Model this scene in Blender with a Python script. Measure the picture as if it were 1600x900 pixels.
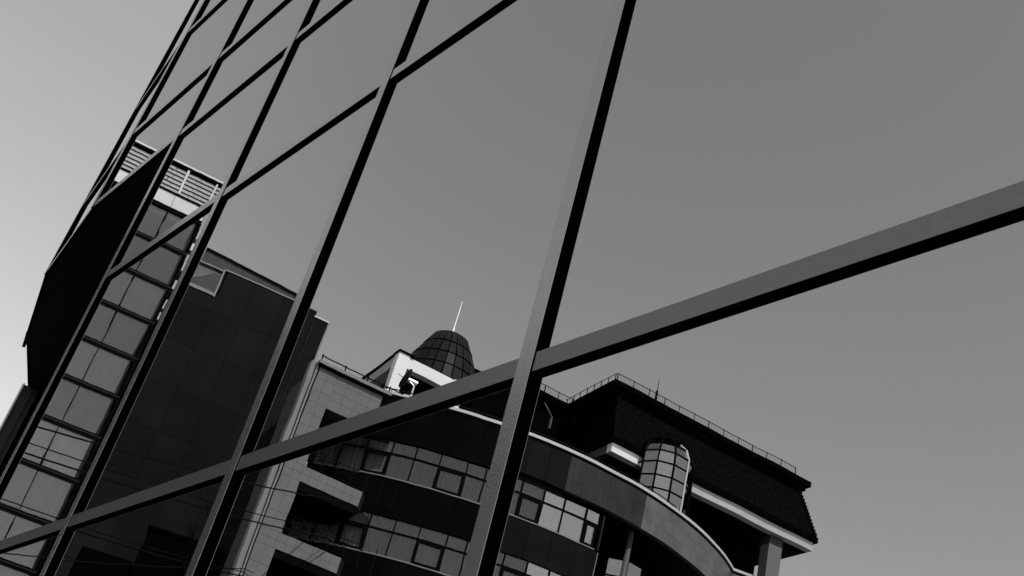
import bpy, bmesh, math, random
from mathutils import Vector, Matrix
random.seed(7)
R_ = math.radians
for o in list(bpy.data.objects): bpy.data.objects.remove(o)
scn = bpy.context.scene
COL = scn.collection

# ------------------------------------------------------------------ camera
EYE = 1.6                                   # eye height of the photographer
YAW, PITCH, ROLL, FPX = 0.9838, 0.5560, 0.2723, 1786.5
fw = Vector((-math.sin(YAW)*math.cos(PITCH), math.cos(YAW)*math.cos(PITCH), math.sin(PITCH)))
rt0 = fw.cross(Vector((0, 0, 1))).normalized(); up0 = rt0.cross(fw)
RT = math.cos(ROLL)*rt0 + math.sin(ROLL)*up0
UP = -math.sin(ROLL)*rt0 + math.cos(ROLL)*up0
cam = bpy.data.cameras.new('camera'); cam_o = bpy.data.objects.new('camera', cam); COL.objects.link(cam_o)
cam_o.matrix_world = Matrix(((RT.x, UP.x, -fw.x, 0), (RT.y, UP.y, -fw.y, 0), (RT.z, UP.z, -fw.z, EYE), (0, 0, 0, 1)))
cam.sensor_fit = 'HORIZONTAL'; cam.sensor_width = 36.0; cam.lens = 36.0*FPX/1600.0
cam.clip_start = 0.05; cam.clip_end = 3000
scn.camera = cam_o
scn.render.resolution_x, scn.render.resolution_y = 1024, 576

# ------------------------------------------------------------------ sky, sun, exposure (black and white photograph)
SUN_AZ, SUN_EL = 84.0, 54.0                 # azimuth from +Y towards +X
wld = bpy.data.worlds.new('World'); scn.world = wld; wld.use_nodes = True
nt = wld.node_tree; nt.nodes.clear()
sky = nt.nodes.new('ShaderNodeTexSky'); sky.sky_type = 'NISHITA'; sky.sun_disc = False
sky.sun_elevation = R_(SUN_EL); sky.sun_rotation = R_(SUN_AZ)
sky.altitude = 100; sky.air_density = 1.0; sky.dust_density = 0.8; sky.ozone_density = 1.0
bw = nt.nodes.new('ShaderNodeRGBToBW'); bg = nt.nodes.new('ShaderNodeBackground'); wo = nt.nodes.new('ShaderNodeOutputWorld')
nt.links.new(sky.outputs[0], bw.inputs[0]); nt.links.new(bw.outputs[0], bg.inputs[0]); bg.inputs[1].default_value = 0.15
nt.links.new(bg.outputs[0], wo.inputs[0])
sl = bpy.data.lights.new('sun', 'SUN'); sl.energy = 2.6; sl.angle = R_(0.5); sl.color = (1, 1, 1)
so = bpy.data.objects.new('sun', sl); COL.objects.link(so)
sd = Vector((math.sin(R_(SUN_AZ))*math.cos(R_(SUN_EL)), math.cos(R_(SUN_AZ))*math.cos(R_(SUN_EL)), math.sin(R_(SUN_EL))))
so.rotation_euler = sd.to_track_quat('Z', 'Y').to_euler(); so.location = sd*200
scn.view_settings.view_transform = 'Standard'; scn.view_settings.look = 'None'
scn.view_settings.gamma = 1.0; scn.view_settings.exposure = 0.9; scn.view_settings.use_curve_mapping = False

# ------------------------------------------------------------------ materials (all grey: the photograph has no colour)
def mat(name, col, rough=0.6, metal=0.0, var=0.0, scale=3.0, bump=0.0, bscale=40.0, spec=0.5, stretch=(1, 1, 1), coat=0.0):
    m = bpy.data.materials.new(name); m.use_nodes = True
    n = m.node_tree; b = n.nodes['Principled BSDF']
    b.inputs['Base Color'].default_value = (col, col, col, 1)
    b.inputs['Roughness'].default_value = rough; b.inputs['Metallic'].default_value = metal
    b.inputs['Specular IOR Level'].default_value = spec
    tc = n.nodes.new('ShaderNodeTexCoord'); mp = n.nodes.new('ShaderNodeMapping'); mp.inputs['Scale'].default_value = stretch
    n.links.new(tc.outputs['Object'], mp.inputs[0])
    if var > 0:
        t = n.nodes.new('ShaderNodeTexNoise'); t.inputs['Scale'].default_value = scale; t.inputs['Detail'].default_value = 6
        n.links.new(mp.outputs[0], t.inputs['Vector'])
        r = n.nodes.new('ShaderNodeMapRange'); r.inputs[1].default_value = 0.3; r.inputs[2].default_value = 0.7
        r.inputs[3].default_value = col*(1-var); r.inputs[4].default_value = col*(1+var)
        n.links.new(t.outputs[0], r.inputs[0])
        oi = n.nodes.new('ShaderNodeObjectInfo'); r2 = n.nodes.new('ShaderNodeMapRange')
        r2.inputs[3].default_value = 1-var*0.6; r2.inputs[4].default_value = 1+var*0.6
        n.links.new(oi.outputs['Random'], r2.inputs[0])
        mu = n.nodes.new('ShaderNodeMath'); mu.operation = 'MULTIPLY'
        n.links.new(r.outputs[0], mu.inputs[0]); n.links.new(r2.outputs[0], mu.inputs[1])
        n.links.new(mu.outputs[0], b.inputs['Base Color'])
    if bump > 0:
        t2 = n.nodes.new('ShaderNodeTexNoise'); t2.inputs['Scale'].default_value = bscale; t2.inputs['Detail'].default_value = 4
        n.links.new(mp.outputs[0], t2.inputs['Vector'])
        bp = n.nodes.new('ShaderNodeBump'); bp.inputs['Strength'].default_value = bump; bp.inputs['Distance'].default_value = 0.01
        n.links.new(t2.outputs[0], bp.inputs['Height']); n.links.new(bp.outputs[0], b.inputs['Normal'])
    return m

def glass_mat(name, refl=0.12, tint=0.7):
    """clear window glass: a reflecting film over a see-through pane"""
    m = bpy.data.materials.new(name); m.use_nodes = True; n = m.node_tree; n.nodes.clear()
    out = n.nodes.new('ShaderNodeOutputMaterial'); mx = n.nodes.new('ShaderNodeMixShader')
    tr = n.nodes.new('ShaderNodeBsdfTransparent'); tr.inputs[0].default_value = (tint, tint, tint, 1)
    gl = n.nodes.new('ShaderNodeBsdfGlossy'); gl.inputs['Roughness'].default_value = 0.03; gl.inputs[0].default_value = (.9, .9, .9, 1)
    lw = n.nodes.new('ShaderNodeFresnel'); lw.inputs[0].default_value = 1.5
    ad = n.nodes.new('ShaderNodeMath'); ad.operation = 'ADD'; ad.inputs[1].default_value = refl; ad.use_clamp = True
    n.links.new(lw.outputs[0], ad.inputs[0]); n.links.new(ad.outputs[0], mx.inputs[0])
    n.links.new(tr.outputs[0], mx.inputs[1]); n.links.new(gl.outputs[0], mx.inputs[2]); n.links.new(mx.outputs[0], out.inputs[0])
    return m

MIRROR = mat('mirror_glass', 0.51, 0.0, 1.0, bump=0.065, bscale=0.8)
MIRROR.node_tree.nodes['Principled BSDF'].inputs['Specular Tint'].default_value = (.9, .9, .9, 1)
ALU = mat('brushed_aluminium_vertical', 0.43, 0.24, 1.0, var=0.05, scale=60, bump=0.015, bscale=260)
ALU_H = mat('brushed_aluminium_horizontal', 0.45, 0.26, 1.0, var=0.05, scale=60, bump=0.015, bscale=260)
ALU_L = mat('dimmed_aluminium', 0.21, 0.36, 1.0, var=0.06, scale=60, bump=0.02, bscale=260)  # lower caps: their weaker sheen painted in as a darker metal
BLACK = mat('black_profile', 0.0015, 0.8, spec=0.0)
SOFFIT = mat('black_soffit', 0.006, 0.8, var=0.2, spec=0.02)
PIER = mat('grey_metal_pier', 0.035, 0.6, 0.0, var=0.1, scale=4)
DARKGRAN = mat('dark_cladding', 0.006, 0.45, var=0.3, scale=0.35, spec=0.03)
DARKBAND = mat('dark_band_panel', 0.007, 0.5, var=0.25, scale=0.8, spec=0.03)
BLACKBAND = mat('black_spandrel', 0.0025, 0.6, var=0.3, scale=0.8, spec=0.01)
CONC = mat('pale_stone_tile', 0.115, 0.7, var=0.08, scale=1.3, bump=0.2)
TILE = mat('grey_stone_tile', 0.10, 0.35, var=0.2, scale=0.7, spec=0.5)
TILE_SHADE = mat('shaded_grey_stone_tile', 0.028, 0.4, var=0.2, scale=0.7, spec=0.15)  # same stone as TILE, with the curve's shade put into its colour
GROUT = mat('joint', 0.03, 0.9)
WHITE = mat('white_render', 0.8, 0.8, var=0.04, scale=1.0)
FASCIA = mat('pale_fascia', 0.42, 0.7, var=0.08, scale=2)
PALE = mat('pale_metal', 0.5, 0.45, var=0.05, scale=2)
FRAME = mat('dark_window_frame', 0.002, 0.6, spec=0.02)
ROOF = mat('black_shingle', 0.0032, 0.85, var=0.6, scale=5, spec=0.02)
ROOFD = mat('black_roof_metal', 0.0012, 0.8, spec=0.01)
DOME = mat('dark_dome_sheet', 0.013, 0.45, var=0.35, scale=1.2, spec=0.06)
STEEL = mat('steel_rail', 0.006, 0.6, spec=0.05)
DULL = mat('dull_pale_edge', 0.16, 0.6, var=0.1)
BRIGHT = mat('galvanised_steel', 0.7, 0.35, 1.0)
CURTS = [mat('curtain_cloth', c, 0.9, var=0.35, scale=1.6, stretch=(6, 6, 0.2), spec=0.05) for c in (0.085, 0.09, 0.6)]
ROWC = [mat('tower_curtain', c, 0.9, var=0.08, scale=1.2, stretch=(5, 5, 0.25), spec=0.05) for c in (.10, .05, .30, .13, .42, .22, .75, .45, .5, .4)]
INT = mat('dim_interior', 0.004, 0.9, spec=0.02)
GLASS = glass_mat('window_glass', 0.022, 0.8)
GLASS_T = glass_mat('tower_glass', 0.035, 0.8)
GLASS2 = glass_mat('bright_window_glass', 0.27, 0.7)
CABLE = mat('cable_rubber', 0.001, 0.7, spec=0.1)
BARK = mat('tree_bark', 0.004, 0.9, var=0.3, scale=6, spec=0.02)
ASPH = mat('asphalt', 0.05, 0.9, var=0.2, scale=0.8, bump=0.4, bscale=60)
PAVE = mat('pavement_stone', 0.2, 0.85, var=0.12, scale=0.6, bump=0.2)
KERB = mat('kerb_stone', 0.3, 0.85, var=0.1)
GROUND = mat('ground_earth', 0.10, 0.95, var=0.2, scale=0.05)

# ------------------------------------------------------------------ mesh helpers
class MB:
    def __init__(s): s.v = []; s.f = []
    def box8(s, p):
        b = len(s.v); s.v += [Vector(q) for q in p]
        for q in ((0, 1, 2, 3), (4, 7, 6, 5), (0, 4, 5, 1), (1, 5, 6, 2), (2, 6, 7, 3), (3, 7, 4, 0)): s.f.append(tuple(b+i for i in q))
        return s
    def prism(s, bot, top):
        b = len(s.v); n = len(bot); s.v += [Vector(q) for q in bot]+[Vector(q) for q in top]
        s.f.append(tuple(range(b, b+n))); s.f.append(tuple(range(b+2*n-1, b+n-1, -1)))
        for i in range(n): s.f.append((b+i, b+(i+1) % n, b+n+(i+1) % n, b+n+i))
        return s
    def tube(s, pts, r, seg=6):
        pts = [Vector(p) for p in pts]; rs = r if isinstance(r, (list, tuple)) else [r]*len(pts); base = len(s.v)
        for i, p in enumerate(pts):
            d = (pts[min(i+1, len(pts)-1)]-pts[max(i-1, 0)]).normalized()
            a = d.cross(Vector((0, 0, 1)))
            if a.length < 1e-3: a = d.cross(Vector((1, 0, 0)))
            a.normalize(); b = d.cross(a)
            for k in range(seg):
                t = 2*math.pi*k/seg; s.v.append(p+rs[i]*(math.cos(t)*a+math.sin(t)*b))
        for i in range(len(pts)-1):
            for k in range(seg):
                k2 = (k+1) % seg; s.f.append((base+i*seg+k, base+i*seg+k2, base+(i+1)*seg+k2, base+(i+1)*seg+k))
        s.f.append(tuple(base+k for k in range(seg))[::-1]); s.f.append(tuple(base+(len(pts)-1)*seg+k for k in range(seg)))
        return s
    def build(s, name, m, parent=None, smooth=False, bevel=0.0):
        me = bpy.data.meshes.new(name); off = parent_base(parent)
        me.from_pydata([tuple(v-off) for v in s.v], [], s.f); me.validate()
        bm = bmesh.new(); bm.from_mesh(me); bmesh.ops.recalc_face_normals(bm, faces=bm.faces)
        if bevel: bmesh.ops.bevel(bm, geom=list(bm.edges), offset=bevel, segments=1, affect='EDGES')
        bm.to_mesh(me); bm.free()
        if smooth:
            for p in me.polygons: p.use_smooth = True
        me.materials.append(m)
        o = bpy.data.objects.new(name, me); COL.objects.link(o)
        if parent: o.parent = parent
        return o
def parent_base(p):
    b = Vector((0, 0, 0))
    while p is not None: b += p.location; p = p.parent
    return b
def tag(o, label, cat, group=None):
    o['label'] = label; o['category'] = cat
    if group: o['group'] = group
    return o
def thing(name, label, cat, loc, group=None):
    o = bpy.data.objects.new(name, None); COL.objects.link(o); o.location = loc; o.empty_display_size = 0.5
    return tag(o, label, cat, group)
def structure(o): o['kind'] = 'structure'; return o

def ray(px, py):
    """direction through a pixel of the 1600 x 900 photograph"""
    return fw + RT*((px-800)/FPX) - UP*((py-450)/FPX)

# ------------------------------------------------------------------ ground
YG = 1.4765                                  # outer face of the mirror glass
structure(MB().box8([(-900, -900, -.5), (900, -900, -.5), (900, 900, -.5), (-900, 900, -.5), (-900, -900, -.16), (900, -900, -.16), (900, 900, -.16), (-900, 900, -.16)]).build('ground', GROUND))
structure(MB().box8([(-120, -13, -.159), (60, -13, -.159), (60, -3, -.159), (-120, -3, -.159), (-120, -13, -.12), (60, -13, -.12), (60, -3, -.12), (-120, -3, -.12)]).build('road', ASPH))
pv = structure(MB().box8([(-120, -2.85, -.158), (60, -2.85, -.158), (60, 12, -.158), (-120, 12, -.158), (-120, -2.85, 0), (60, -2.85, 0), (60, 12, 0), (-120, 12, 0)]).build('pavement', PAVE))
structure(MB().box8([(-120, -3.0, -.158), (60, -3.0, -.158), (60, -2.853, -.158), (-120, -2.853, -.158), (-120, -3.0, .004), (60, -3.0, .004), (60, -2.853, .004), (-120, -2.853, .004)]).build('kerb', KERB))
structure(MB().box8([(-120, -24, -.157), (60, -24, -.157), (60, -13.15, -.157), (-120, -13.15, -.157), (-120, -24, .002), (60, -24, .002), (60, -13.15, .002), (-120, -13.15, .002)]).build('pavement', PAVE))

# ------------------------------------------------------------------ the mirror-glass office building
D_CAP = 1.4548; DEP = YG-D_CAP               # cap faces stand proud of the glass
PLATE = 0.0012; CW = 0.057
OFF = thing('glass_office_building', 'mirror glass office building with aluminium grid and a rounded overhanging corner', 'building', (-3, YG+4, 0))
MX = [5.49, 3.99, 2.49, .99, -.51, -2.013, -3.528, -5.04, -6.531, -7.955]     # right edges of the vertical caps
Z3 = 4.322+EYE
TZ = [-0.9+EYE, 0.17+EYE, 1.3255+EYE, 3.167+EYE, Z3, 5.040+EYE, 6.18+EYE, 8.0+EYE, 9.16+EYE, 9.88+EYE, 11.0+EYE]     # lower edges of the horizontal caps
TOPZ = 12.6+EYE
HT = [0.056]*len(TZ)
# plan line of the glass: straight part, then facets turning away round the corner
FAC = [Vector((MX[0]-CW/2, YG, 0)), Vector((-7.955-CW/2, YG, 0))]
ang = 0
facs = [(7.2, 1.45), (14.2, 1.42), (21.5, 1.40), (29, 1.4), (36.5, 1.4), (44, 1.4), (51.5, 1.4), (59, 1.4)]
P = FAC[-1].copy()
CORN = [P.copy()]
for a, L in facs:
    P = P + Vector((-math.cos(R_(a)), math.sin(R_(a)), 0))*L; CORN.append(P.copy())

def facade_box(p, d, nrm, a0, a1, z0, z1, t0, t1):
    """box on a facade line: along d from a0 to a1, z0..z1, outwards from t0 to t1"""
    q = lambda a, z, t: p + d*a + nrm*t + Vector((0, 0, z))
    return [q(a0, z0, t0), q(a1, z0, t0), q(a1, z0, t1), q(a0, z0, t1), q(a0, z1, t0), q(a1, z1, t0), q(a1, z1, t1), q(a0, z1, t1)]

def mullion(p, d, nrm, z0, z1):
    m = MB().box8(facade_box(p, d, nrm, -CW/2+.0015, CW/2-.0015, z0, z1, -.02, DEP-PLATE)).build('mullion', BLACK, OFF)
    MB().box8(facade_box(p, d, nrm, -CW/2, CW/2, z0, z1, DEP-PLATE, DEP)).build('cap', ALU, m, bevel=0.0004)
def transom(p, d, nrm, L, z, h=0.056):
    m = MB().box8(facade_box(p, d, nrm, CW/2+.001, L-CW/2-.001, z+.0015, z+h-.0015, -.02, DEP-PLATE-.004)).build('transom', BLACK, OFF)
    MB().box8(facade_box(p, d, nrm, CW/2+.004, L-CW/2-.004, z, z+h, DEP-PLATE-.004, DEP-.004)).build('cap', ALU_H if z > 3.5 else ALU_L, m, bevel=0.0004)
def pane(p, d, nrm, L, z0, z1):
    if z1-z0 < .1: return
    bx = facade_box(p, d, nrm, CW/2-.012, L-CW/2+.012, z0-.012, z1+.012, -.012, 0)
    c = sum((Vector(q) for q in bx), Vector())/8
    rx = Matrix.Rotation(R_(random.uniform(-.05, .05)), 3, d) @ Matrix.Rotation(R_(random.uniform(-.05, .05)), 3, 'Z')
    MB().box8([c + rx @ (Vector(q)-c) for q in bx]).build('pane', MIRROR, OFF)

X_ = Vector((1, 0, 0)); NY = Vector((0, -1, 0))
for i, x in enumerate(MX):
    z0 = 0.0
    if i == 9: z0 = Z3
    mullion(Vector((x-CW/2, YG, 0)), X_, NY, z0, TOPZ)
for i in range(len(MX)-1):
    p = Vector((MX[i+1]-CW/2, YG, 0)); L = MX[i]-MX[i+1]
    zs = [z for z in TZ if not (i == 8 and z < Z3-.01)]
    for z in zs: transom(p, X_, NY, L, z)
    lo = 0.0 if i < 8 else None
    edges = ([] if lo is None else [(-.056, 0)]) + [(z, z+.056) for z in zs] + [(TOPZ, TOPZ)]
    for (a0, a1), (b0, b1) in zip(edges[:-1], edges[1:]):
        pane(p, X_, NY, L, max(a1, 0.02), b0)
for k in range(len(CORN)-1):
    A, B = CORN[k+1], CORN[k]; d = (B-A).normalized(); L = (B-A).length; nrm = Vector((d.y, -d.x, 0))
    if nrm.y > 0: nrm = -nrm
    zs = [z for z in TZ if z >= Z3-.01]
    mullion(A, d, nrm, Z3, TOPZ)
    for z in zs: transom(A, d, nrm, L, z)
    edges = [(z, z+.056) for z in zs] + [(TOPZ, TOPZ)]
    for (a0, a1), (b0, b1) in zip(edges[:-1], edges[1:]): pane(A, d, nrm, L, a1, b0)
    if k == 1:      # the bottom rail runs on a little past the joint
        MB().box8(facade_box(A, d, nrm, -.36, -.03, Z3+.002, Z3+.045, DEP-.03, DEP-.002)).build('rail_end', BLACK, OFF)
# body behind the glass
ins = [Vector((5.46, YG+.03, 0)), Vector((-7.98, YG+.03, 0))] + [c + Vector((.012, .03, 0)) for c in CORN[1:]]
plan = ins + [Vector((ins[-1].x, 16, 0)), Vector((5.46, 16, 0))]
MB().prism([v+Vector((0, 0, Z3+.02)) for v in plan], [v+Vector((0, 0, TOPZ-.02)) for v in plan]).build('upper_body', SOFFIT, OFF)
sp = [Vector((-6.62, YG+.012, 0)), Vector((-7.98, YG+.012, 0))] + [c + Vector((.006, .012, 0)) for c in CORN[1:]] + [Vector((CORN[-1].x, 15.9, 0)), Vector((-6.62, 15.9, 0))]
MB().prism([v+Vector((0, 0, Z3+.004)) for v in sp], [v+Vector((0, 0, Z3+.017)) for v in sp]).build('soffit', BLACK, OFF)
ctr = Vector((-8.2, 9.5, 0))
for k in range(len(sp)-3):
    A, B = sp[k], sp[k+1]
    for f0, f1 in ((0, .12), (.122, .32), (.322, .6)):
        g0 = .004/max((B-A).length, .1)
        q = [A.lerp(B, g0).lerp(ctr, f0), A.lerp(B, 1-g0).lerp(ctr, f0), A.lerp(B, 1-g0).lerp(ctr, f1), A.lerp(B, g0).lerp(ctr, f1)]
        MB().prism([v+Vector((0, 0, Z3-.012)) for v in q], [v+Vector((0, 0, Z3+.003)) for v in q]).build('soffit_panel', SOFFIT, OFF)
lo = [Vector((5.45, YG+.03, 0)), Vector((-6.59, YG+.03, 0)), Vector((-6.59, 15.8, 0)), Vector((5.45, 15.8, 0))]
MB().prism([v for v in lo], [v+Vector((0, 0, Z3-.014)) for v in lo]).build('lower_body', SOFFIT, OFF)
# grey pier and dark wall under the overhang
def yz_box(x0, x1, y0, y1, z0, z1): return [(x0, y0, z0), (x1, y0, z0), (x1, y1, z0), (x0, y1, z0), (x0, y0, z1), (x1, y0, z1), (x1, y1, z1), (x0, y1, z1)]
MB().box8(yz_box(-12.09, -12.02, 2.435, 2.545, 0, Z3-.013)).build('pier', PIER, OFF)
MB().box8(yz_box(-12.04, -11.985, 2.425, 2.434, 0, Z3-.013)).build('pier_edge_trim', PALE, OFF)
MB().box8(yz_box(-12.3, -12.035, 2.546, 2.60, 0, Z3-.013)).build('pier', PIER, OFF)
MB().box8(yz_box(-12.7, -12.06, 2.601, 6.5, 0, Z3-.013)).build('recessed_wall', BLACK, OFF)
rp = [Vector((ins[0].x+.02, YG-.06, 0)), Vector((-7.98, YG-.06, 0))] + [c + Vector((-.03, -.06, 0)) for c in CORN[1:]] + [Vector((CORN[-1].x-.03, 16.1, 0)), Vector((5.5, 16.1, 0))]
MB().prism([v+Vector((0, 0, TOPZ+.001)) for v in rp], [v+Vector((0, 0, TOPZ+.25)) for v in rp]).build('roof', PALE, OFF)

# ------------------------------------------------------------------ buildings across the street (seen in the mirror)
# They are laid out where the mirror shows them and then set on the real side of the glass plane.
def W(v): return Vector((v[0], 2*YG-v[1], v[2]+EYE))
class Frame:
    """vertical face: origin at azimuth a0 / perpendicular distance, s along it, t towards the street, z above the eye"""
    def __init__(s, az, dist):
        a = R_(az); s.u = Vector((math.sin(a), math.cos(a), 0)); s.n = Vector((math.cos(a), -math.sin(a), 0)); s.c = -dist
    def P(s, q, z, t=0.0): return s.u*q + s.n*(s.c+t) + Vector((0, 0, z))
    def px(s, x, y, t=0.0):
        d = ray(x, y); k = (s.c+t)/d.dot(s.n); p = d*k; return p.dot(s.u), p.z
    def sa(s, az, t=0.0):
        a = R_(az); d = Vector((math.sin(a), math.cos(a), 0)); k = (s.c+t)/d.dot(s.n); return (d*k).dot(s.u)
    def zt(s, az, tan, t=0.0):
        a = R_(az); d = Vector((math.sin(a), math.cos(a), 0)); k = (s.c+t)/d.dot(s.n); return k*tan
    def box(s, s0, s1, z0, z1, t0, t1):
        q = [s.P(s0, z0, t0), s.P(s1, z0, t0), s.P(s1, z0, t1), s.P(s0, z0, t1), s.P(s0, z1, t0), s.P(s1, z1, t0), s.P(s1, z1, t1), s.P(s0, z1, t1)]
        return [W(p) for p in q]
    def B(s, s0, s1, z0, z1, t0, t1, name, m, parent, bevel=0.0):
        return MB().box8(s.box(s0, s1, z0, z1, t0, t1)).build(name, m, parent, bevel=bevel)
GZ = -EYE
def curtain_mesh(pts_fn, n, amp=0.04):
    """hanging folds between parameter 0..1; pts_fn(u, v, off) gives a point"""
    mb = MB(); 
    for i in range(n+1):
        off = amp*math.sin(i*2.1+random.uniform(-.5, .5))
        mb.v += [W(pts_fn(i/n, 0, off)), W(pts_fn(i/n, 1, off))]
    for i in range(n): mb.f.append((2*i, 2*i+2, 2*i+3, 2*i+1))
    return mb

# ---- tower with the window strip and the louvred roof screen
SLAT = mat('louvre_slat', 0.22, 0.6, var=0.12, scale=2)
T = Frame(13.5, 74.0)
tl, tr = T.sa(-84), T.sa(-74.12)
base = W(T.P((tl+tr)/2, GZ, -5))
TOW = thing('panel_tower', 'tall dark clad tower with a strip of curtained windows under a louvred roof screen', 'building', base)
zz = lambda tan: T.zt(-76, tan)
dkL, dkR = T.sa(-73.9), T.sa(-66.67)
T.B(tl, tr, GZ, zz(.566), -12, -.5, 'body', DARKGRAN, TOW)
rows = [.566, .529, .490, .4505, .4115, .372, .332, .2905, .250, .210, .17]
sm = T.sa(-76.12)                            # narrow light on the left, wide one on the right
for k in range(len(rows)-1):
    z1, z0 = zz(rows[k]), zz(rows[k+1])
    T.B(tl, tr-.12, z0-.20, z0-.02, -.5, .06, 'floor_band', FRAME, TOW)
    T.B(tl, tr-.02, z0-.02, z0+.05, -.5, .10, 'sill', mat('sill_%d' % k, .015, .5, spec=.1) if k == 0 else bpy.data.materials['sill_0'], TOW)
    T.B(tl, tr-.12, z0+.05, z0+.17, -.5, .06, 'floor_band', FRAME, TOW)
    zb, zt_ = z0+.17, z1-.20
    for (a, b) in ((sm-3.4, sm-1.72), (sm-1.6, sm-.05), (sm+.05, tr-.40)):
        pn = T.B(a, b, zb, zt_, -.06, -.03, 'window_pane', GLASS_T, TOW)
        curtain_mesh(lambda u, v, off, a=a, b=b: T.P(a+(b-a)*u, zb+(zt_-zb)*v, -.28+off), 22, .02).build('curtain', ROWC[k], pn)
    T.B(sm-.05, sm+.05, zb, zt_, -.10, .04, 'window_mullion', FRAME, TOW)
    T.B(sm-1.72, sm-1.6, zb, zt_, -.10, .04, 'window_mullion', FRAME, TOW)
    T.B(tr-.40, tr-.30, zb, zt_, -.10, .05, 'window_mullion', mat('frame_grey', .012, .5, spec=.1) if k == 0 else bpy.data.materials['frame_grey'], TOW)
    if k < 3:   # small pale boxes (air conditioners) on the corner
        for j in range(2):
            zc = zb+.2+j*1.25+random.uniform(-.2, .3); hh = random.uniform(.35, .9)
            T.B(tr-.05, tr+random.uniform(.10, .34), zc, zc+hh, -.9, random.uniform(-.3, -.1), 'air_conditioner', random.choice([PALE, FASCIA, DULL]), TOW)
T.B(tr-.11, tr+.01, GZ, zz(.566), -.5, .03, 'corner_trim', FRAME, TOW)
T.B(tr+.02, tr+1.4, GZ, zz(.527), -9, -1.2, 'link_wall', DARKGRAN, TOW)
# white parapet and screen
zp0, zp1 = zz(.5695), zz(.5835)
for j in range(6):
    b = tr-.05-j*2.55; T.B(b-2.53, b, zp0, zp1, -.4, .02, 'parapet_panel', PALE, TOW)
T.B(tl, tr-.02, zz(.566), zp0-.005, -.5, -.05, 'parapet_recess', FRAME, TOW)
T.B(tl, tr+.05, zp1+.002, zp1+.16, -.5, .08, 'parapet_cap', ROOFD, TOW)
zs0, zs1 = zp1+.2, zz(.6165)
pit = (zs1-.12-zs0)/6
for j in range(6):
    z = zs0+pit*j
    for i in range(7):
        b = tr+.16-i*1.9+(.25 if j % 2 else 0)
        pts = [T.P(b-1.87, z, -.16), T.P(b, z, -.16), T.P(b, z, -.04), T.P(b-1.87, z, -.04), T.P(b-1.87, z+pit*.86, -.22), T.P(b, z+pit*.86, -.22), T.P(b, z+pit*.86, -.13), T.P(b-1.87, z+pit*.86, -.13)]
        MB().box8([W(q) for q in pts]).build('slat', SLAT, TOW)
T.B(tl, tr+.35, zs1-.10, zs1+.10, -.45, .02, 'screen_head', ROOFD, TOW)
T.B(tl, tr+.42, zs1+.102, zs1+.24, -.5, .14, 'screen_cap', PALE, TOW)
for az in (-76.05, -74.35, -78.0, -79.8):
    q = T.sa(az); T.B(q-.07, q+.07, zs0-.02, zs1-.12, .0, .10, 'screen_post', PALE, TOW)
T.B(tl, tr, zz(.566), zs1-.2, -1.4, -.5, 'plant_room_wall', mat('plant_room_grey', .10, .8), TOW)
# ladder of pale rungs on the screen's corner
for j in range(9):
    z = zs0-.9+j*.42; T.B(tr+.38, tr+.62, z, z+.2, -.5, -.25, 'rung', FASCIA, TOW)
T.B(tr+.34, tr+.40, zs0-1.2, zs1-.2, -.5, -.42, 'ladder_rail', FASCIA, TOW)

# ---- lower dark block that adjoins the tower
DK = Frame(15.5, 74.2)
kL, kR = DK.sa(-74.0), DK.sa(-66.67)
DKB = thing('dark_panelled_block', 'black stone panelled block with one small window near its roof, adjoining the tall tower', 'building', W(DK.P((kL+kR)/2, GZ, -5)))
kz = lambda tan, az=-70: DK.zt(az, tan)
ztop = kz(.529)
w0, w1 = DK.sa(-73.6), DK.sa(-72.05); wz0, wz1 = kz(.502), kz(.5265)
DK.B(kL, w0, GZ, ztop-.06, -9, -.06, 'body', INT, DKB)
DK.B(w1, kR, GZ, ztop-.06, -9, -.06, 'body', INT, DKB)
DK.B(w0, w1, GZ, wz0, -9, -.06, 'body', INT, DKB)
cols = [DK.sa(a) for a in (-74.0, -73.62, -71.88, -70.18, -68.48, -67.6, -66.72)]
rws = [ztop-.02]+[kz(t) for t in (.4835, .4418, .398, .356, .314, .272, .230, .19)]
for i in range(len(cols)-1):
    for j in range(len(rws)-1):
        a, b, z1, z0 = cols[i]+.012, cols[i+1]-.012, rws[j]-.012, rws[j+1]+.012
        if j == 0 and i == 1: z1 = wz0-.04
        DK.B(a, b, z0, z1, -.06, 0, 'panel', DARKGRAN, DKB)
DK.B(kL, kR, GZ, rws[-1], -.06, -.01, 'plinth_wall', DARKGRAN, DKB)
DK.B(w1+.02, kR+.02, ztop-.015, ztop+.08, -.5, .06, 'coping', DULL, DKB)
# small window by the roof
DK.B(w0-.3, w1, wz1, wz1+.10, -.4, .08, 'window_head', DULL, DKB)
DK.B(w0-.3, w1, wz0-.26, wz0-.02, -.3, .08, 'window_sill', DULL, DKB)
DK.B(w1-.09, w1+.02, wz0-.3, wz1+.2, -.3, .10, 'window_jamb', DULL, DKB)
wp = DK.B(w0-.3, w1-.09, wz0, wz1, -.22, -.19, 'window_pane', GLASS, DKB)
tri = [(w0-.3, wz0+.35), (w1-.5, wz1-.1), (w0-.3, wz1-.02)]
MB().prism([W(DK.P(a, z, -.5)) for a, z in tri], [W(DK.P(a, z, -.45)) for a, z in tri]).build('blind', WHITE, wp)
DK.B(w0-.4, w1, wz0-.02, wz1+.1, -1.0, -.9, 'window_back', INT, DKB)
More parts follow.
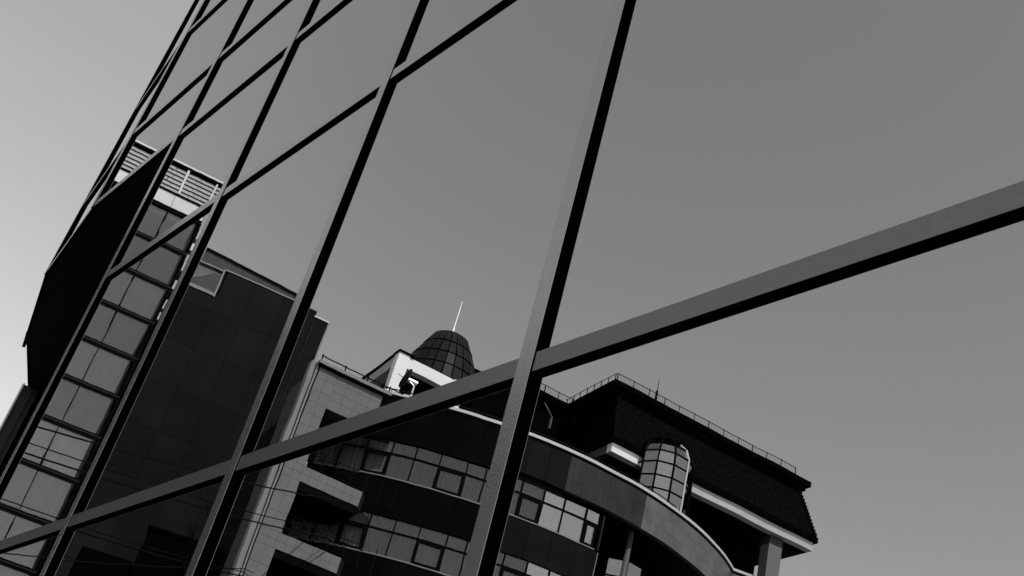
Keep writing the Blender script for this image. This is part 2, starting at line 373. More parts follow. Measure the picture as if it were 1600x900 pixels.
# grey parapet standing behind the roof edge
PB = DK
za, zb_ = DK.zt(-73.4, .543, -1.5), DK.zt(-68.5, .5375, -1.5)
pa, pb = DK.sa(-73.45, -1.5), DK.sa(-67.5, -1.5)
q = [DK.P(pa, ztop-2.2, -2.0), DK.P(pb, ztop-.3, -2.0), DK.P(pb, ztop-.3, -1.5), DK.P(pa, ztop-2.2, -1.5), DK.P(pa, za, -2.0), DK.P(pb, zb_-.35, -2.0), DK.P(pb, zb_-.35, -1.5), DK.P(pa, za, -1.5)]
MB().box8([W(p) for p in q]).build('roof_parapet', mat('grey_parapet', .06, .7, var=.15, spec=.1), DKB)
q2 = [p + Vector((0, 0, (0.01 if i < 4 else 0.16))) for i, p in enumerate([q[4], q[5], q[6]+DK.n*.12, q[7]+DK.n*.12]*2)]
MB().box8([W(p) for p in q2]).build('parapet_coping', FRAME, DKB)
# step-down on its right
sR = DK.sa(-65.84); zst = kz(.5185, -66.2)
DK.B(kR+.01, sR-.02, GZ, zst-.02, -8, -.03, 'step_wall', DARKGRAN, DKB)
mid = (kR+sR)/2
for j in range(8):
    z1 = zst-.04-j*3.1; DK.B(kR+.03, sR-.05, z1-3.07, z1, -.03, .02, 'panel', DARKGRAN, DKB)
DK.B(kR-.04, sR+.02, zst-.01, zst+.10, -.6, .10, 'coping', PALE, DKB)
DK.B(kR-.03, kR+.02, GZ, ztop-.1, -.02, .06, 'edge_trim', mat('trim_dark', .02, .5, spec=.05), DKB)
DK.B(sR-.02, sR+.10, GZ, zst-.02, -.3, .06, 'edge_trim', DULL, DKB)

# ---- corner building: stone side wall, curved ribbon-window front, terrace, mansard, domed pavilion
AZ = 10.5
CB = thing('curved_corner_building', 'corner building with curved ribbon windows, stone loggias, black mansard roof and domed white pavilion', 'building', W((-40, 27, GZ)))
C_ = Frame(AZ, 38.9)                           # stone side wall plane
cL, cR = C_.sa(-65.42), C_.sa(-61.1)
zc = lambda tan, az: C_.zt(az, tan)
CTOP = zc(.474, -65)
# wall with loggia openings: pier on the left, deep parapets
DEEP = -3.2
pierR = C_.sa(-64.35)
def tile_grid(fr, s0, s1, z0, z1, t, nx, nz, parent, m=CONC, th=.012, j=.009):
    for i in range(nx):
        for k in range(nz):
            a, b = s0+(s1-s0)*i/nx+j/2, s0+(s1-s0)*(i+1)/nx-j/2
            c, d = z0+(z1-z0)*k/nz+j/2, z0+(z1-z0)*(k+1)/nz-j/2
            fr.B(a, b, c, d, t, t+th, 'tile', m, parent)
# storey levels of the parapets (top, bottom) at the wall plane
par = [(zc(.3745, -65.07), zc(.3605, -65.58)), (zc(.3095, -65.07), zc(.2955, -65.6)), (zc(.2445, -65.07), zc(.2305, -65.6))]
opens = []
pw = C_.B(cL, pierR, GZ, CTOP-.03, DEEP, -.03, 'stone_wall', GROUT, CB)
zs_ = [CTOP-.06, par[0][0]+.0, par[0][1], par[1][0], par[1][1], par[2][0], par[2][1]]
opR = C_.sa(-61.9)
tile_grid(C_, cL, pierR, par[0][0], CTOP-.06, -.03, 2, 8, pw)
for a, b in ((par[1][0], par[0][1]), (par[2][0], par[1][1])): tile_grid(C_, cL, pierR, a, b, -.03, 2, 3, pw)
# top storey: wall continues to the right above and beside one tall opening
topw = C_.B(pierR+.001, C_.sa(-61.6), zc(.4335, -64.3), CTOP-.03, -.6, -.03, 'stone_wall', GROUT, CB)
tile_grid(C_, pierR, C_.sa(-61.6), zc(.4335, -64.3), CTOP-.06, -.03, 4, 4, topw)
for i, (pt, pb_) in enumerate(par):
    pr = C_.B(cL, cR, pb_, pt, -.35, -.03, 'loggia_parapet', GROUT, CB)
    tile_grid(C_, cL, cR, pb_, pt, -.03, 9, 2, pr)
    # chamfered dark return at the end of the parapet
    q = [C_.P(cR, pb_-.02, -.03), C_.P(cR+.30, pb_-.02, -.5), C_.P(cR+.30, pb_-.02, -3), C_.P(cR, pb_-.02, -3), C_.P(cR, pt+.02, -.03), C_.P(cR+.30, pt+.02, -.5), C_.P(cR+.30, pt+.02, -3), C_.P(cR, pt+.02, -3)]
    MB().box8([W(p) for p in q]).build('parapet_return', mat('return_grey', .015, .7, spec=.05) if i == 0 else bpy.data.materials['return_grey'], CB)
    C_.B(pierR, cR, pb_-.30, pb_-.001, DEEP, -.05, 'loggia_slab', FRAME, CB)
    # iron railing and a pale glazed door deep in the loggia
    rl = MB()
    for k in range(6): rl.tube([W(C_.P(pierR+.1, pt+.12+k*.15, -.5)), W(C_.P(cR+.9, pt+.12+k*.15, -.5))], .013, 4)
    for k in range(7): rl.tube([W(C_.P(pierR+.1+k*.62, pt-.02, -.5)), W(C_.P(pierR+.1+k*.62, pt+.95, -.5))], .018, 4)
    rl.build('railing', STEEL, CB)
    db = C_.B(pierR+.05, pierR+.85, pt-.4, pt+1.35, -3.1, -3.02, 'glazed_door', PALE, CB)
    for k in range(6): C_.B(pierR+.05, pierR+.85, pt-.3+k*.28, pt-.27+k*.28, -3.02, -2.99, 'glazing_bar', FRAME, db)
    C_.B(pierR+.44, pierR+.48, pt-.4, pt+1.35, -2.99, -2.96, 'glazing_bar', FRAME, db)
C_.B(pierR, cR+2.4, GZ, CTOP-.1, -9, DEEP-.02, 'loggia_back_wall', FRAME, CB)
# light pipes down the left edge
C_.B(cL-.34, cL-.16, GZ, CTOP+.02, -.4, -.06, 'downpipe', DULL, CB)
C_.B(cL-.12, cL-.05, GZ, CTOP+.02, -.3, -.02, 'edge_trim', DULL, CB)
# roof edge with coping and railing
C_.B(cL-.1, C_.sa(-61.3), CTOP-.03, CTOP+.10, -.9, .16, 'coping', DULL, CB)
C_.B(cL-.1, C_.sa(-61.3), CTOP-.12, CTOP-.035, -.5, .10, 'cornice', FRAME, CB)
rl = MB()
for h in (.22, .48): rl.tube([W(C_.P(cL, CTOP+h, -.3)), W(C_.P(C_.sa(-60.5), CTOP+h, -.3))], .028, 5)
for k in range(5): rl.tube([W(C_.P(cL+.05+k*1.0, CTOP, -.3)), W(C_.P(cL+.05+k*1.0, CTOP+.55, -.3))], .03, 5)
rl.build('railing', STEEL, CB)

# curved front: circle in plan through the measured parapet line
arc = [(-37.4, 20.4), (-36.3, 21.9), (-35.1, 23.4), (-34.4, 25.3), (-33.75, 27.4), (-33.2, 29.2), (-33.0, 31.0), (-33.1, 32.8), (-33.5, 35.3), (-34.0, 37.1), (-34.8, 39.3)]
import numpy as _np
A_ = _np.array([[2*x, 2*y, 1] for x, y in arc]); b_ = _np.array([x*x+y*y for x, y in arc])
cx, cy, cc = _np.linalg.lstsq(A_, b_, rcond=None)[0]; RR = math.sqrt(cc+cx*cx+cy*cy)
def cyl(px, py, t=0.0):
    d = ray(px, py); a = d.x*d.x+d.y*d.y; b = -2*(d.x*cx+d.y*cy); c = cx*cx+cy*cy-(RR+t)**2
    k = (-b-math.sqrt(max(b*b-4*a*c, 0)))/(2*a); p = d*k; return math.atan2(p.y-cy, p.x-cx), p.z
def CP(th, z, t=0.0): return Vector((cx+(RR+t)*math.cos(th), cy+(RR+t)*math.sin(th), z))
def cbox(th0, th1, z0, z1, t0, t1, name, m, parent, n=1):
    mb = MB()
    pr = []
    for i in range(n+1):
        th = th0+(th1-th0)*i/n; pr.append([CP(th, z0, t0), CP(th, z0, t1), CP(th, z1, t1), CP(th, z1, t0)])
    for r_ in pr: mb.v += [W(p) for p in r_]
    for i in range(n):
        for k in range(4): mb.f.append((i*4+k, (i+1)*4+k, (i+1)*4+(k+1) % 4, i*4+(k+1) % 4))
    mb.f.append((0, 1, 2, 3)); mb.f.append((n*4+3, n*4+2, n*4+1, n*4))
    return mb.build(name, m, parent)
DEG = RR*math.pi/180
thA, zhA = cyl(812, 748); _, zsA = cyl(800, 803)
_, zhB = cyl(690, 830); zsB = zsA-(zhA-zhB)
_, zcop = cyl(830, 679); _, zbb = cyl(815, 737)
thL = cyl(540, 690)[0]; thR = cyl(937.5, 830)[0]
thEnd = cyl(1143, 882)[0]
# module positions from the photograph
vA = [cyl(x, y)[0] for x, y in ((575, 684), (614, 689), (651, 697), (689, 707), (730, 719))]
mod = (vA[-1]-vA[0])/4
vR = [cyl(x, y)[0] for x, y in ((816, 752), (851, 765), (884, 778), (918, 792), (937.5, 801))]
grid = [vA[0]-mod*2, vA[0]-mod] + vA
nmid = 2; st = (vR[0]-vA[-1])/3
grid += [vA[-1]+st, vA[-1]+2*st] + vR
sash = {vA[0]: 1, vA[3]: 1, vR[0]: 1, vR[3]: 1}
def ribbon(zh, zs, full=True, shift=0.0, names=('ribbon',)):
    ztr = zh-(zh-zs)*.33
    for i in range(len(grid)-1):
        a, b = grid[i]+shift, grid[i+1]+shift
        if b > thR+.0005: b = thR
        if b-a < .004: continue
        is_s = any(abs(grid[i]-k) < 1e-6 for k in sash)
        w = .028/RR; 
        gl = GLASS2 if grid[i] > vR[1]-1e-6 else GLASS
        pn = cbox(a+w, b-w, ztr+.035, zh, -.10, -.08, 'window_pane', gl, CB)
        ins_ = .13/RR if is_s else w
        p2 = cbox(a+ins_, b-ins_, zs+(.13 if is_s else .02), ztr-(.13 if is_s else .035), -.10, -.08, 'window_pane', gl, CB)
        if is_s:
            s1 = cbox(a+w, a+ins_, zs+.02, ztr-.035, -.11, -.02, 'sash_stile', FRAME, CB); cbox(b-ins_, b-w, zs+.02, ztr-.035, -.11, -.02, 'sash_stile', FRAME, CB)
            cbox(a+ins_, b-ins_, ztr-.13, ztr-.035, -.11, -.025, 'sash_rail', FRAME, CB); cbox(a+ins_, b-ins_, zs+.02, zs+.13, -.11, -.025, 'sash_rail', FRAME, CB)
        curtain_mesh(lambda u, v, off, a=a, b=b: CP(a+(b-a)*u, zs+(zh-zs)*v, -.32+off), 18, .04).build('curtain', (CURTS[2] if i <= 2 else CURTS[0]) if gl is GLASS else CURTS[1], pn)  # first curtains made paler, the light they lack put into the cloth
        cbox(a-w, a+w, zs, zh, -.14, -.03, 'window_mullion', FRAME, CB)
        cbox(a+w, b-w, ztr-.034, ztr+.034, -.14, -.035, 'window_transom', FRAME, CB)
        if i > 1: cbox(a, b, zs-.045, zs+.0, -.2, .04, 'sill', DULL, CB)
    cbox(thR-.02/RR, thR+.06/RR, zs, zh, -.2, -.0, 'window_mullion', mat('frame_grey2', .015, .5, spec=.1) if 'frame_grey2' not in bpy.data.materials else bpy.data.materials['frame_grey2'], CB)
ribbon(zhA, zsA); ribbon(zhB, zsB, shift=0.0)
zsC = zsB-(zhA-zhB)
def panels_between(z0, z1, th0, th1, step, m, t=0.0, nm='spandrel_panel'):
    n = max(1, int(round((th1-th0)/step)))
    for i in range(n):
        a, b = th0+(th1-th0)*i/n, th0+(th1-th0)*(i+1)/n
        cbox(a+.008/RR, b-.008/RR, z0, z1, -.12, t, nm, m, CB, n=2)
lft = grid[0]
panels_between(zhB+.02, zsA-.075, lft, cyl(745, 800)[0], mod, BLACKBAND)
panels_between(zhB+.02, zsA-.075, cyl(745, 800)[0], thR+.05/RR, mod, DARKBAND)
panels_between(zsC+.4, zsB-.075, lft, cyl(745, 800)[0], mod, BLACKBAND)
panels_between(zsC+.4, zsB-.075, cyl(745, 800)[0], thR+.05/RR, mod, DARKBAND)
panels_between(GZ, zsC+.37, lft, thR+.05/RR, mod*2, DARKBAND)
cbox(lft, thR+.03/RR, GZ, zhA+.2, -6, -.45, 'inner_core', INT, CB, n=16)
cbox(thR+.035/RR, thR+.075/RR, GZ, zsA-.08, -.2, .012, 'corner_trim', DULL, CB)
# terrace parapet band: dark panels on the left, stone tiles on the right, shade painted into their darker left run
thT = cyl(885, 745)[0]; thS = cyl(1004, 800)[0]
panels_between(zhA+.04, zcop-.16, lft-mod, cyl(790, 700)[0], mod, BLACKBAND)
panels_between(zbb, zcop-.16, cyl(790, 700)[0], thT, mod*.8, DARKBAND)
nT = 48
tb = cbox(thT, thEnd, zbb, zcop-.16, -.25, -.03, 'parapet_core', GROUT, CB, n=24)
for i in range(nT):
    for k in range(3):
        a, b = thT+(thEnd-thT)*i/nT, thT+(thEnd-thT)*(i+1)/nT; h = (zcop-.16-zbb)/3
        cbox(a+.0035/RR, b-.0035/RR, zbb+h*k+.0035, zbb+h*(k+1)-.0035, -.03, 0, 'tile', TILE if a > thS-.002 else TILE_SHADE, tb)
cbox(lft-mod, thT, zhA+.02, zcop-.17, -.3, -.122, 'parapet_core', INT, CB, n=16)
cbox(lft-mod, thEnd, zcop-.155, zcop-.06, -.3, .02, 'coping_shadow_gap', FRAME, CB, n=40)
cbox(lft-mod, thEnd, zcop-.055, zcop+.07, -.32, .07, 'coping', PALE, CB, n=40)
rl = MB()
pts = [W(CP(lft+(thEnd-lft)*i/40, zcop+.28, -.15)) for i in range(41)]
rl.tube(pts, .025, 5)
for i in range(0, 41, 4): rl.tube([W(CP(lft+(thEnd-lft)*i/40, zcop, -.15)), W(CP(lft+(thEnd-lft)*i/40, zcop+.3, -.15))], .03, 5)
rl.build('railing', STEEL, CB)
# straight end of the parapet
E0 = CP(thEnd, zcop, 0); E1 = Vector((E0.x+.72, E0.y+1.9, 0))
dE = (E1-Vector((E0.x, E0.y, 0))).normalized(); nE = Vector((dE.y, -dE.x, 0))
def ebox(a0, a1, z0, z1, t0, t1, name, m, parent):
    o = Vector((E0.x, E0.y, 0)); q = lambda a, z, t: W(o+dE*a+nE*t+Vector((0, 0, z)))
    return MB().box8([q(a0, z0, t0), q(a1, z0, t0), q(a1, z0, t1), q(a0, z0, t1), q(a0, z1, t0), q(a1, z1, t0), q(a1, z1, t1), q(a0, z1, t1)]).build(name, m, parent)
ec = ebox(.02, 3.2, zbb, zcop-.16, -.3, -.03, 'parapet_core', GROUT, CB)
for i in range(6):
    for k in range(3):
        h = (zcop-.16-zbb)/3; ebox(.03+i*.53, .03+i*.53+.51, zbb+h*k+.006, zbb+h*(k+1)-.006, -.03, 0, 'tile', TILE, ec)
ebox(0.03, 3.25, zcop-.055, zcop+.07, -.32, .07, 'coping', PALE, CB)
ebox(0.03, 3.2, zcop-.155, zcop-.06, -.3, .02, 'coping_shadow_gap', FRAME, CB)
# terrace floor and the dark void under the parapet
fl = [CP(lft+(thEnd-lft)*i/20, 0, -.33) for i in range(21)] + [Vector((-45, 44, 0)), Vector((-50, 22, 0)), Vector((-40.5, 19.5, 0))]
MB().prism([W(p+Vector((0, 0, zbb+.2))) for p in fl], [W(p+Vector((0, 0, zbb+.5))) for p in fl]).build('terrace_slab', FRAME, CB)
cbox(thR+.08/RR, thEnd+.06, GZ, zbb+.19, -6, -3.2, 'recess_back_wall', BLACKBAND, CB, n=12)
cbox(thR+.08/RR, thEnd, zbb-.02, zbb+.02, -3.2, -.26, 'recess_ceiling', FRAME, CB, n=12)
# round column and lower bay window in the recess
def lathe_part(c, prof, seg, name, m, parent, smooth=True):
    mb = MB(); 
    for r_, z in prof:
        for k in range(seg): a = 2*math.pi*k/seg; mb.v.append(W((c[0]+r_*math.cos(a), c[1]+r_*math.sin(a), z)))
    n = len(prof)
    for i in range(n-1):
        for k in range(seg): k2 = (k+1) % seg; mb.f.append((i*seg+k, i*seg+k2, (i+1)*seg+k2, (i+1)*seg+k))
    mb.f.append(tuple(range(seg))); mb.f.append(tuple((n-1)*seg+k for k in range(seg))[::-1])
    return mb.build(name, m, parent, smooth=smooth)
thc = cyl(1001, 845)[0]; pc = CP(thc, 0, -.7)
lathe_part((pc.x, pc.y), [(.13, GZ), (.13, zbb)], 14, 'column', mat('column_grey', .07, .5), CB)
def bay(center, r, n, z_rows, rads, glassm, rot, domed=True, pale=-1):
    """faceted glazed bay: mullions, transoms, panes and a dark cap; heights above the eye"""
    b = Vector(center)
    def P_(k, j, dz=0.0, t=0.0):
        a = rot+k*2*math.pi/n; rr = r*rads[j]+t
        return W(Vector((b.x+rr*math.cos(a), b.y+rr*math.sin(a), z_rows[j]+dz)))
    lathe_part((b.x, b.y), [(r*.55, z_rows[0]), (r*.5, z_rows[-1])], 12, 'bay_core', INT, CB)
    for k in range(n):
        MB().tube([P_(k, j) for j in range(len(z_rows))], .05, 6).build('bay_mullion', PALE if k == pale else FRAME, CB)
        for j in range(len(z_rows)-1):
            q = [P_(k, j, .04, -.02), P_(k+1, j, .04, -.02), P_(k+1, j, .04, -.05), P_(k, j, .04, -.05), P_(k, j+1, -.04, -.02), P_(k+1, j+1, -.04, -.02), P_(k+1, j+1, -.04, -.05), P_(k, j+1, -.04, -.05)]
            MB().box8(q).build('bay_pane', glassm, CB)
        for j in range(len(z_rows)): MB().tube([P_(k, j), P_(k+1, j)], .035, 5).build('bay_transom', FRAME, CB)
    if domed:
        zt = z_rows[-1]; rt_ = r*rads[-1]
        lathe_part((b.x, b.y), [(rt_*1.04, zt-.02), (rt_*.96, zt+.14), (rt_*.6, zt+.30), (.02, zt+.38)], n*2, 'bay_dome', ROOFD, CB)
th_b = cyl(1030, 870)[0]; bb = CP(th_b, 0, -2.2)
bay(bb, 1.15, 8, [GZ+1, zbb-4.6, zbb-3.1, zbb-1.75, zbb-1.0], [1]*5, GLASS2, .35, domed=False)

# mansard roof block
MN = Frame(AZ, 40.1)
mL, mR = MN.sa(-48.78), MN.sa(-37.75)
zf0, zf1 = 21.95, 22.38
fsplit0, fsplit1 = MN.sa(-47.2), MN.sa(-44.15)
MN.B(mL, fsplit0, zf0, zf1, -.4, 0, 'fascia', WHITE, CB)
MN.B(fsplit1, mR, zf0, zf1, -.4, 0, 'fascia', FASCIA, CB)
MN.B(mL+.02, mR-.02, zf0+.01, zf0+.09, -5.2, -.41, 'eave_soffit', FRAME, CB)
MN.B(mL, mL+.3, zf0, zf1, -4.6, -.41, 'fascia', mat('fascia_shade', .06, .7), CB)
MN.B(mR-.3, mR, zf0, zf1, -5.0, -.41, 'fascia', FRAME, CB)
MN.B(mL-.15, mR+.18, zf1+.01, zf1+.30, -4.8, .14, 'eave_edge', ROOFD, CB)
zr0, zr1 = zf1+.31, 25.25
SB = 0.95
roofbody = [MN.P(mL, zr0, 0), MN.P(mR+.05, zr0, 0), MN.P(mR+.05, zr0, -4.8), MN.P(mL, zr0, -4.8), MN.P(mL+.35, zr1, -SB), MN.P(mR-.5, zr1, -SB), MN.P(mR-.5, zr1, -4.6), MN.P(mL+.35, zr1, -4.6)]
rb = MB().box8([W(p) for p in roofbody]).build('mansard_body', ROOFD, CB)
sh = MB(); nr = 22
for j in range(nr):
    f0, f1 = j/nr, (j+1.25)/nr; z0, z1 = zr0+(zr1-zr0)*f0, zr0+(zr1-zr0)*min(f1, 1)
    a0, a1 = mL+.35*f0, mR+.05-.55*f0; n_ = 64
    for i in range(n_):
        o = (.5 if j % 2 else 0)
        s0 = a0+(a1-a0)*(i+o)/n_+.01; s1 = min(a0+(a1-a0)*(i+1+o)/n_-.01, a1)
        if s1-s0 < .02: continue
        t = -SB*f0; t1 = -SB*min(f1, 1); k = .035+random.uniform(0, .015)
        sh.box8([W(MN.P(s0, z0, t-.02)), W(MN.P(s1, z0, t-.02)), W(MN.P(s1, z0, t+k)), W(MN.P(s0, z0, t+k)), W(MN.P(s0, z1, t1-.02)), W(MN.P(s1, z1, t1-.02)), W(MN.P(s1, z1, t1+.008)), W(MN.P(s0, z1, t1+.008))])
so_ = sh.build('shingles', ROOF, CB); so_['kind'] = 'stuff'
# jagged hip tiles on the two visible edges
for k in range(14):
    f = k/14.0; z = zr0+(zr1-zr0)*f
    for e, nm in ((mR+.05-.55*f, 'hip_tile'), (mL+.35*f, 'hip_tile')):
        p = MN.P(e, z, -SB*f)
        q = [p+MN.u*a+MN.n*b+Vector((0, 0, c)) for c in (0, .22) for a, b in ((-.07, -.07), (.09, -.07), (.09, .07), (-.07, .07))]
        MB().box8([W(v) for v in q]).build(nm, ROOF, CB)
MN.B(mL-.05, mR-.15, zr1, zr1+.22, -5.0, -SB+.22, 'roof_cornice', ROOFD, CB)
MN.B(mL-.20, mR+.0, zr1+.221, zr1+.50, -5.15, -SB+.42, 'roof_cornice', ROOFD, CB)
zt_r = zr1+.5
def roof_rail(fr, s0, s1, t, z, n, parent, h=.45):
    rl = MB()
    for hh in (.08, h): rl.tube([W(fr.P(s0, z+hh, t)), W(fr.P(s1, z+hh, t))], .022, 4)
    for k in range(n+1):
        s_ = s0+(s1-s0)*k/n; rl.tube([W(fr.P(s_, z, t)), W(fr.P(s_, z+h+.03, t))], .03, 4)
    m = int(abs(s1-s0)/.11)
    for k in range(m):
        s_ = s0+(s1-s0)*(k+.5)/m; rl.tube([W(fr.P(s_, z+.08, t)), W(fr.P(s_, z+h, t))], .007, 3)
    rl.build('roof_railing', STEEL, parent)
roof_rail(MN, mL, mR-.9, -SB+.2, zt_r, 12, CB)
MN.B(MN.sa(-46.4), MN.sa(-46.4)+.08, zt_r, zt_r+.7, -SB, -SB+.08, 'vent_pipe', STEEL, CB)
MB().tube([W(MN.P(MN.sa(-46.35), zt_r+.6, -SB+.04)), W(MN.P(MN.sa(-46.35), zt_r+1.3, -SB+.04))], .018, 5).build('vent_pipe', STEEL, CB)
# left return of the roof and the rear wing
XR = Frame(AZ+90, 0)
rl = MB()
s0 = mL-.1
for hh in (.08, .40): rl.tube([W(MN.P(s0, zt_r+hh, -SB+.2)), W(MN.P(s0, zt_r+hh, -5.1))], .022, 4)
for k in range(8): rl.tube([W(MN.P(s0, zt_r, -SB+.2-k*.6)), W(MN.P(s0, zt_r+.43, -SB+.2-k*.6))], .03, 4)
rl.build('roof_railing', STEEL, CB)
RW = Frame(AZ+1.5, 45.2)
rwL, rwR = RW.sa(-57.4), RW.sa(-51.2)
q = [RW.P(rwL, zbb, .3), RW.P(rwR+.3, zbb, .3), RW.P(rwR+.3, zbb, -5), RW.P(rwL, zbb, -5), RW.P(rwL, zr1+.2, -.5), RW.P(rwR+.3, zr1+.2, -.5), RW.P(rwR+.3, zr1+.2, -5), RW.P(rwL, zr1+.2, -5)]
MB().box8([W(p) for p in q]).build('rear_wing', ROOFD, CB)
sw0, sw1 = RW.sa(-55.6), RW.sa(-51.3)
RW.B(sw0, sw1+.2, zr1+.201, zr1+.5, -5, -.1, 'roof_cornice', ROOFD, CB)
roof_rail(RW, sw0, sw1, -.3, zr1+.5, 5, CB)
# pale-framed skylight on the rear wing
ka, kb, kz0, kz1 = RW.sa(-55.15), RW.sa(-54.2), RW.zt(-55, .474), RW.zt(-55, .4985)
for a, b, c, d in ((ka, ka+.06, kz0, kz1), (ka, kb, kz1-.06, kz1), (kb-.06, kb, kz0, kz1)): RW.B(a, b, c, d, .2, .42, 'dormer_frame', mat('dormer_grey', .08, .6) if 'dormer_grey' not in bpy.data.materials else bpy.data.materials['dormer_grey'], CB)
da, db_, dz0, dz1 = RW.sa(-53.1), RW.sa(-52.6), RW.zt(-53, .477), RW.zt(-53, .4935)
RW.B(db_, db_+.07, dz0, dz1-.2, .2, .42, 'dormer_frame', bpy.data.materials['dormer_grey'], CB)
MB().tube([W(RW.P(da-.1, dz1+.3, .4)), W(RW.P(db_, dz1-.2, .4))], .04, 5).build('dormer_frame', bpy.data.materials['dormer_grey'], CB)
# wall under the eaves and the pale corner pier
MN.B(mL+.4, mR-1.2, zbb+.5, zf0, -4.6, -2.6, 'terrace_wall', FRAME, CB)
c0, c1 = MN.sa(-39.9, -.3), MN.sa(-39.24, -.3)
MN.B(c0, c1, GZ, zf0-.45, -.9, -.3, 'corner_pier', CONC, CB)
MN.B(c0, c1, zf0-.45, zf0, -.9, -.3, 'pier_head', mat('pier_head_grey', .03, .7), CB)
# glazed bay turret on the terrace
tb_c = Vector((math.sin(R_(-45.95))*48.3, math.cos(R_(-45.95))*48.3, 0))
bay(tb_c, 1.47, 12, [zbb+.5, zbb+1.2, zbb+1.85, zbb+2.5, zbb+3.15, zbb+3.8, 22.62, 23.12, 23.42], [1, 1, 1, 1, 1, 1, 1, .86, .62], GLASS2, R_(8), pale=0)
# domed white pavilion
PV = Frame(AZ, 1)
pa = Vector((math.sin(R_(-61.55))*46, math.cos(R_(-61.55))*46, 0))
PV = Frame(AZ, -pa.dot(Frame(AZ, 1).n)); s0 = pa.dot(PV.u)
pw_, pd_ = 3.5, 4.6; zp_t, zp_b = 23.66, 23.05
for (a, t) in ((0, 0), (pw_-.56, 0), (0, -pd_+.5), (pw_-.56, -pd_+.5)):
    PV.B(s0+a, s0+a+.56, zbb+.5, zp_t-.002, t-.5, t, 'post', WHITE, CB)
PV.B(s0+.561, s0+pw_-.561, zp_b, zp_t-.05, -.45, -.03, 'beam', WHITE, CB)
PV.B(s0+.561, s0+pw_-.561, zp_b, zp_t-.05, -pd_+.03, -pd_+.45, 'beam', WHITE, CB)
PV.B(s0+.03, s0+.5, zp_b, zp_t-.05, -pd_+.501, -.501, 'beam', FASCIA, CB)
PV.B(s0+pw_-.5, s0+pw_-.03, zp_b, zp_t-.05, -pd_+.501, -.501, 'beam', FASCIA, CB)
PV.B(s0-.06, s0+.75, zp_t, zp_t+.10, -.6, .06, 'beam_cap', ROOFD, CB)
PV.B(s0+.1, s0+pw_-.1, zp_t-.049, zp_t+.02, -pd_+.1, -.1, 'pavilion_ceiling', FRAME, CB)
PV.B(s0-.05, s0+.4, zp_t+.0, zp_t+.08, -pd_, -.61, 'beam_cap', ROOFD, CB)
dc = Vector((math.sin(R_(-59.02))*48.9, math.cos(R_(-59.02))*48.9, 0))
prof = [(1.95, 23.66), (1.80, 24.4), (1.60, 25.1), (1.26, 25.85), (.88, 26.6)]
lathe_part((dc.x, dc.y), [(r_-.05, z) for r_, z in prof], 20, 'dome_shell', ROOFD, CB)
dm = lathe_part((dc.x, dc.y), [(.88, 26.58), (.6, 26.70), (.1, 26.76)], 20, 'dome', DOME, CB)
for k in range(24):
    a0, a1 = 2*math.pi*(k+.07)/24, 2*math.pi*(k+.93)/24
    for j in range(len(prof)-1):
        (r0, z0), (r1, z1) = prof[j], prof[j+1]
        z0 += .035; z1 -= .035
        q = []
        for dr in (-.045, 0):
            q += [W((dc.x+(r0+dr)*math.cos(a0), dc.y+(r0+dr)*math.sin(a0), z0)), W((dc.x+(r0+dr)*math.cos(a1), dc.y+(r0+dr)*math.sin(a1), z0)), W((dc.x+(r1+dr)*math.cos(a1), dc.y+(r1+dr)*math.sin(a1), z1)), W((dc.x+(r1+dr)*math.cos(a0), dc.y+(r1+dr)*math.sin(a0), z1))]
        MB().box8(q).build('dome_panel', DOME, dm)
MB().tube([W((dc.x, dc.y, 26.8)), W((dc.x, dc.y, 27.2)), W((dc.x, dc.y, 27.3)), W((dc.x, dc.y, 28.1)), W((dc.x, dc.y, 28.85))], [.09, .10, .045, .035, .015], 8).build('spire', BRIGHT, CB)

# ---- satellite dish on the terrace rail
sdp = Vector((math.sin(R_(-60.7))*43.4, math.cos(R_(-60.7))*43.4, 0)); zsd = 43.4*.488
DSH = thing('satellite_dish', 'round satellite dish on a steel mast in front of the white pavilion', 'satellite dish', W((sdp.x, sdp.y, zbb+.5)))
ax = (Vector((-.55, -.75, .35))).normalized(); e1 = ax.cross(Vector((0, 0, 1))).normalized(); e2 = ax.cross(e1)
mb = MB(); seg = 20
for j in range(5):
    r_ = .46*j/4+.001
    for k in range(seg):
        a = 2*math.pi*k/seg; mb.v.append(W(Vector((sdp.x, sdp.y, zsd))+e1*r_*math.cos(a)+e2*r_*math.sin(a)+ax*(.35*r_*r_)))
for j in range(4):
    for k in range(seg): k2 = (k+1) % seg; mb.f.append((j*seg+k, j*seg+k2, (j+1)*seg+k2, (j+1)*seg+k))
d_o = mb.build('reflector', mat('dish_grey', .012, .6, spec=.1), DSH, smooth=True)
md = d_o.modifiers.new('thick', 'SOLIDIFY'); md.thickness = .025
q0 = Vector((sdp.x, sdp.y, zsd))-ax*.06
MB().tube([W(q0), W(q0+Vector((.22, .25, -.25))), W(Vector((sdp.x+.25, sdp.y+.3, zbb+.5)))], .045, 8).build('mast', BRIGHT, DSH)
MB().tube([W(q0), W(q0-ax*.18+Vector((.05, .25, .0)))], [.10, .12], 8).build('bracket', BRIGHT, DSH)
MB().tube([W(q0+e1*.1), W(q0+ax*.5)], .02, 6).build('feed_arm', BRIGHT, DSH)

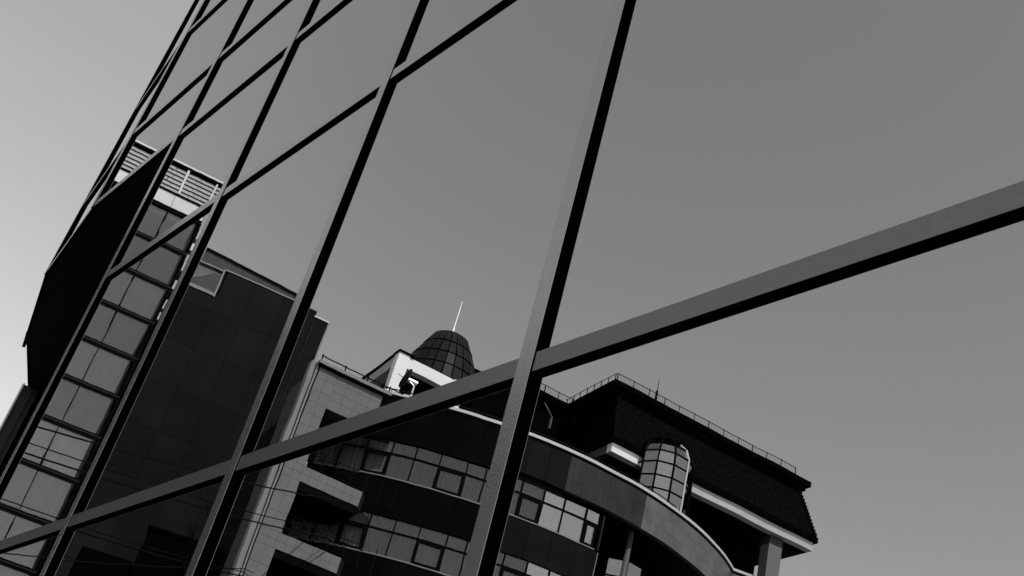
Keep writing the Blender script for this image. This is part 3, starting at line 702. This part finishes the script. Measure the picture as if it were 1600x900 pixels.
# ---- low black block and aerial, standing in for a silhouette reflected in the wall
LB = Frame(24, 48)
l0, l1 = LB.px(232, 827)[0], LB.px(398, 872)[0]; lz = LB.px(270, 836)[1]
BLK = thing('reflection_block', 'low black flat roofed block with a thin aerial, standing in for a silhouette reflected in the black panelled wall', 'building', W(LB.P((l0+l1)/2, GZ, -3)))
LB.B(l0, l1, GZ, lz, -4, 0, 'wall', BLACK, BLK)
LB.B(l0-.1, l1+.1, lz+.001, lz+.10, -4.1, .1, 'roof', ROOFD, BLK)
p0 = LB.px(293, 838); MB().tube([W(LB.P(p0[0], lz, -1)), W(LB.P(p0[0], lz+1.5, -1))], .03, 6).build('aerial', STEEL, BLK)
LB.B(l0-2.2, l0-.11, GZ, LB.px(200, 872)[1], -3.5, -.3, 'wall', BLACK, BLK)

# ---- overhead cables between a pole and the corner building
pole_xy = (-25.5, 3.1)
POLE = thing('utility_pole', 'grey utility pole that carries the overhead cables across the street', 'pole', W((pole_xy[0], pole_xy[1], GZ)))
MB().tube([W((pole_xy[0], pole_xy[1], GZ)), W((pole_xy[0], pole_xy[1], 10.2))], [.16, .11], 10).build('shaft', mat('pole_concrete', .25, .8), POLE)
MB().tube([W((pole_xy[0], pole_xy[1], 10.15)), W((pole_xy[0], pole_xy[1], 10.3))], [.13, .05], 10).build('pole_top', STEEL, POLE)
cables = [((180, 698), (454, 767), 'topmost'), ((50, 694), (437, 810), 'second'), ((42, 709), (434, 822), 'third'), ((10, 780), (220, 847), 'fourth'), ((5, 787), (220, 855), 'fifth'), ((105, 870), (411, 894), 'lowest')]
for i, (a, b, w_) in enumerate(cables):
    da, db2 = ray(*a), ray(*b)
    nn = da.cross(db2)                      # plane of sight through the cable
    px_, py_ = pole_xy; z0 = -(nn.x*px_+nn.y*py_)/nn.z
    end = C_.P(cR-.4 if i < 3 else cL+.3, 0, .05); z1 = -(nn.x*end.x+nn.y*end.y)/nn.z
    pts = []
    for k in range(25):
        f = k/24; sag = .25*(1-(2*f-1)**2)-.16
        pts.append(W((px_+(end.x-px_)*f, py_+(end.y-py_)*f, z0+(z1-z0)*f-sag*(1 if 0 < k < 24 else 0))))
    tag(MB().tube(pts, .016 if i % 2 else .024, 5).build('overhead_cable', CABLE, None), 'thin black overhead cable strung across the street, %s of the bundle' % w_, 'cable', 'cables strung across the street')

# ---- bare tree in front of the black panelled wall
tp = Vector((math.sin(R_(-68.0))*33, math.cos(R_(-68.0))*33, 0))
TREE = thing('bare_tree', 'thin leafless tree standing before the black panelled wall', 'tree', W((tp.x, tp.y, GZ)))
rng = random.Random(3)
MB().tube([W((tp.x, tp.y, GZ)), W((tp.x+.1, tp.y, 3)), W((tp.x, tp.y+.1, 7.5)), W((tp.x+.05, tp.y+.15, 10.2))], [.16, .13, .08, .03], 8).build('trunk', BARK, TREE)
cr = MB()
def branch(p, d, L, r, lev):
    e = p+d*L; m_ = p+d*L*.5+Vector((rng.uniform(-.06, .06), rng.uniform(-.06, .06), .04))*L
    cr.tube([W(p), W(m_), W(e)], [r, r*.75, r*.4], 5)
    if lev:
        for k in range(4):
            nd = (d+Vector((rng.uniform(-.8, .8), rng.uniform(-.8, .8), rng.uniform(-.1, .8)))).normalized()
            branch(p+(e-p)*rng.uniform(.35, 1), nd, L*rng.uniform(.45, .7), r*.5, lev-1)
for k in range(11):
    z = 4.5+k*.5; a = rng.uniform(0, 6.28); branch(Vector((tp.x+.04, tp.y+.08, z)), Vector((math.cos(a)*.7, math.sin(a)*.7, .75)).normalized(), rng.uniform(.5, .95), .03, 2)
cr.build('crown', BARK, TREE)
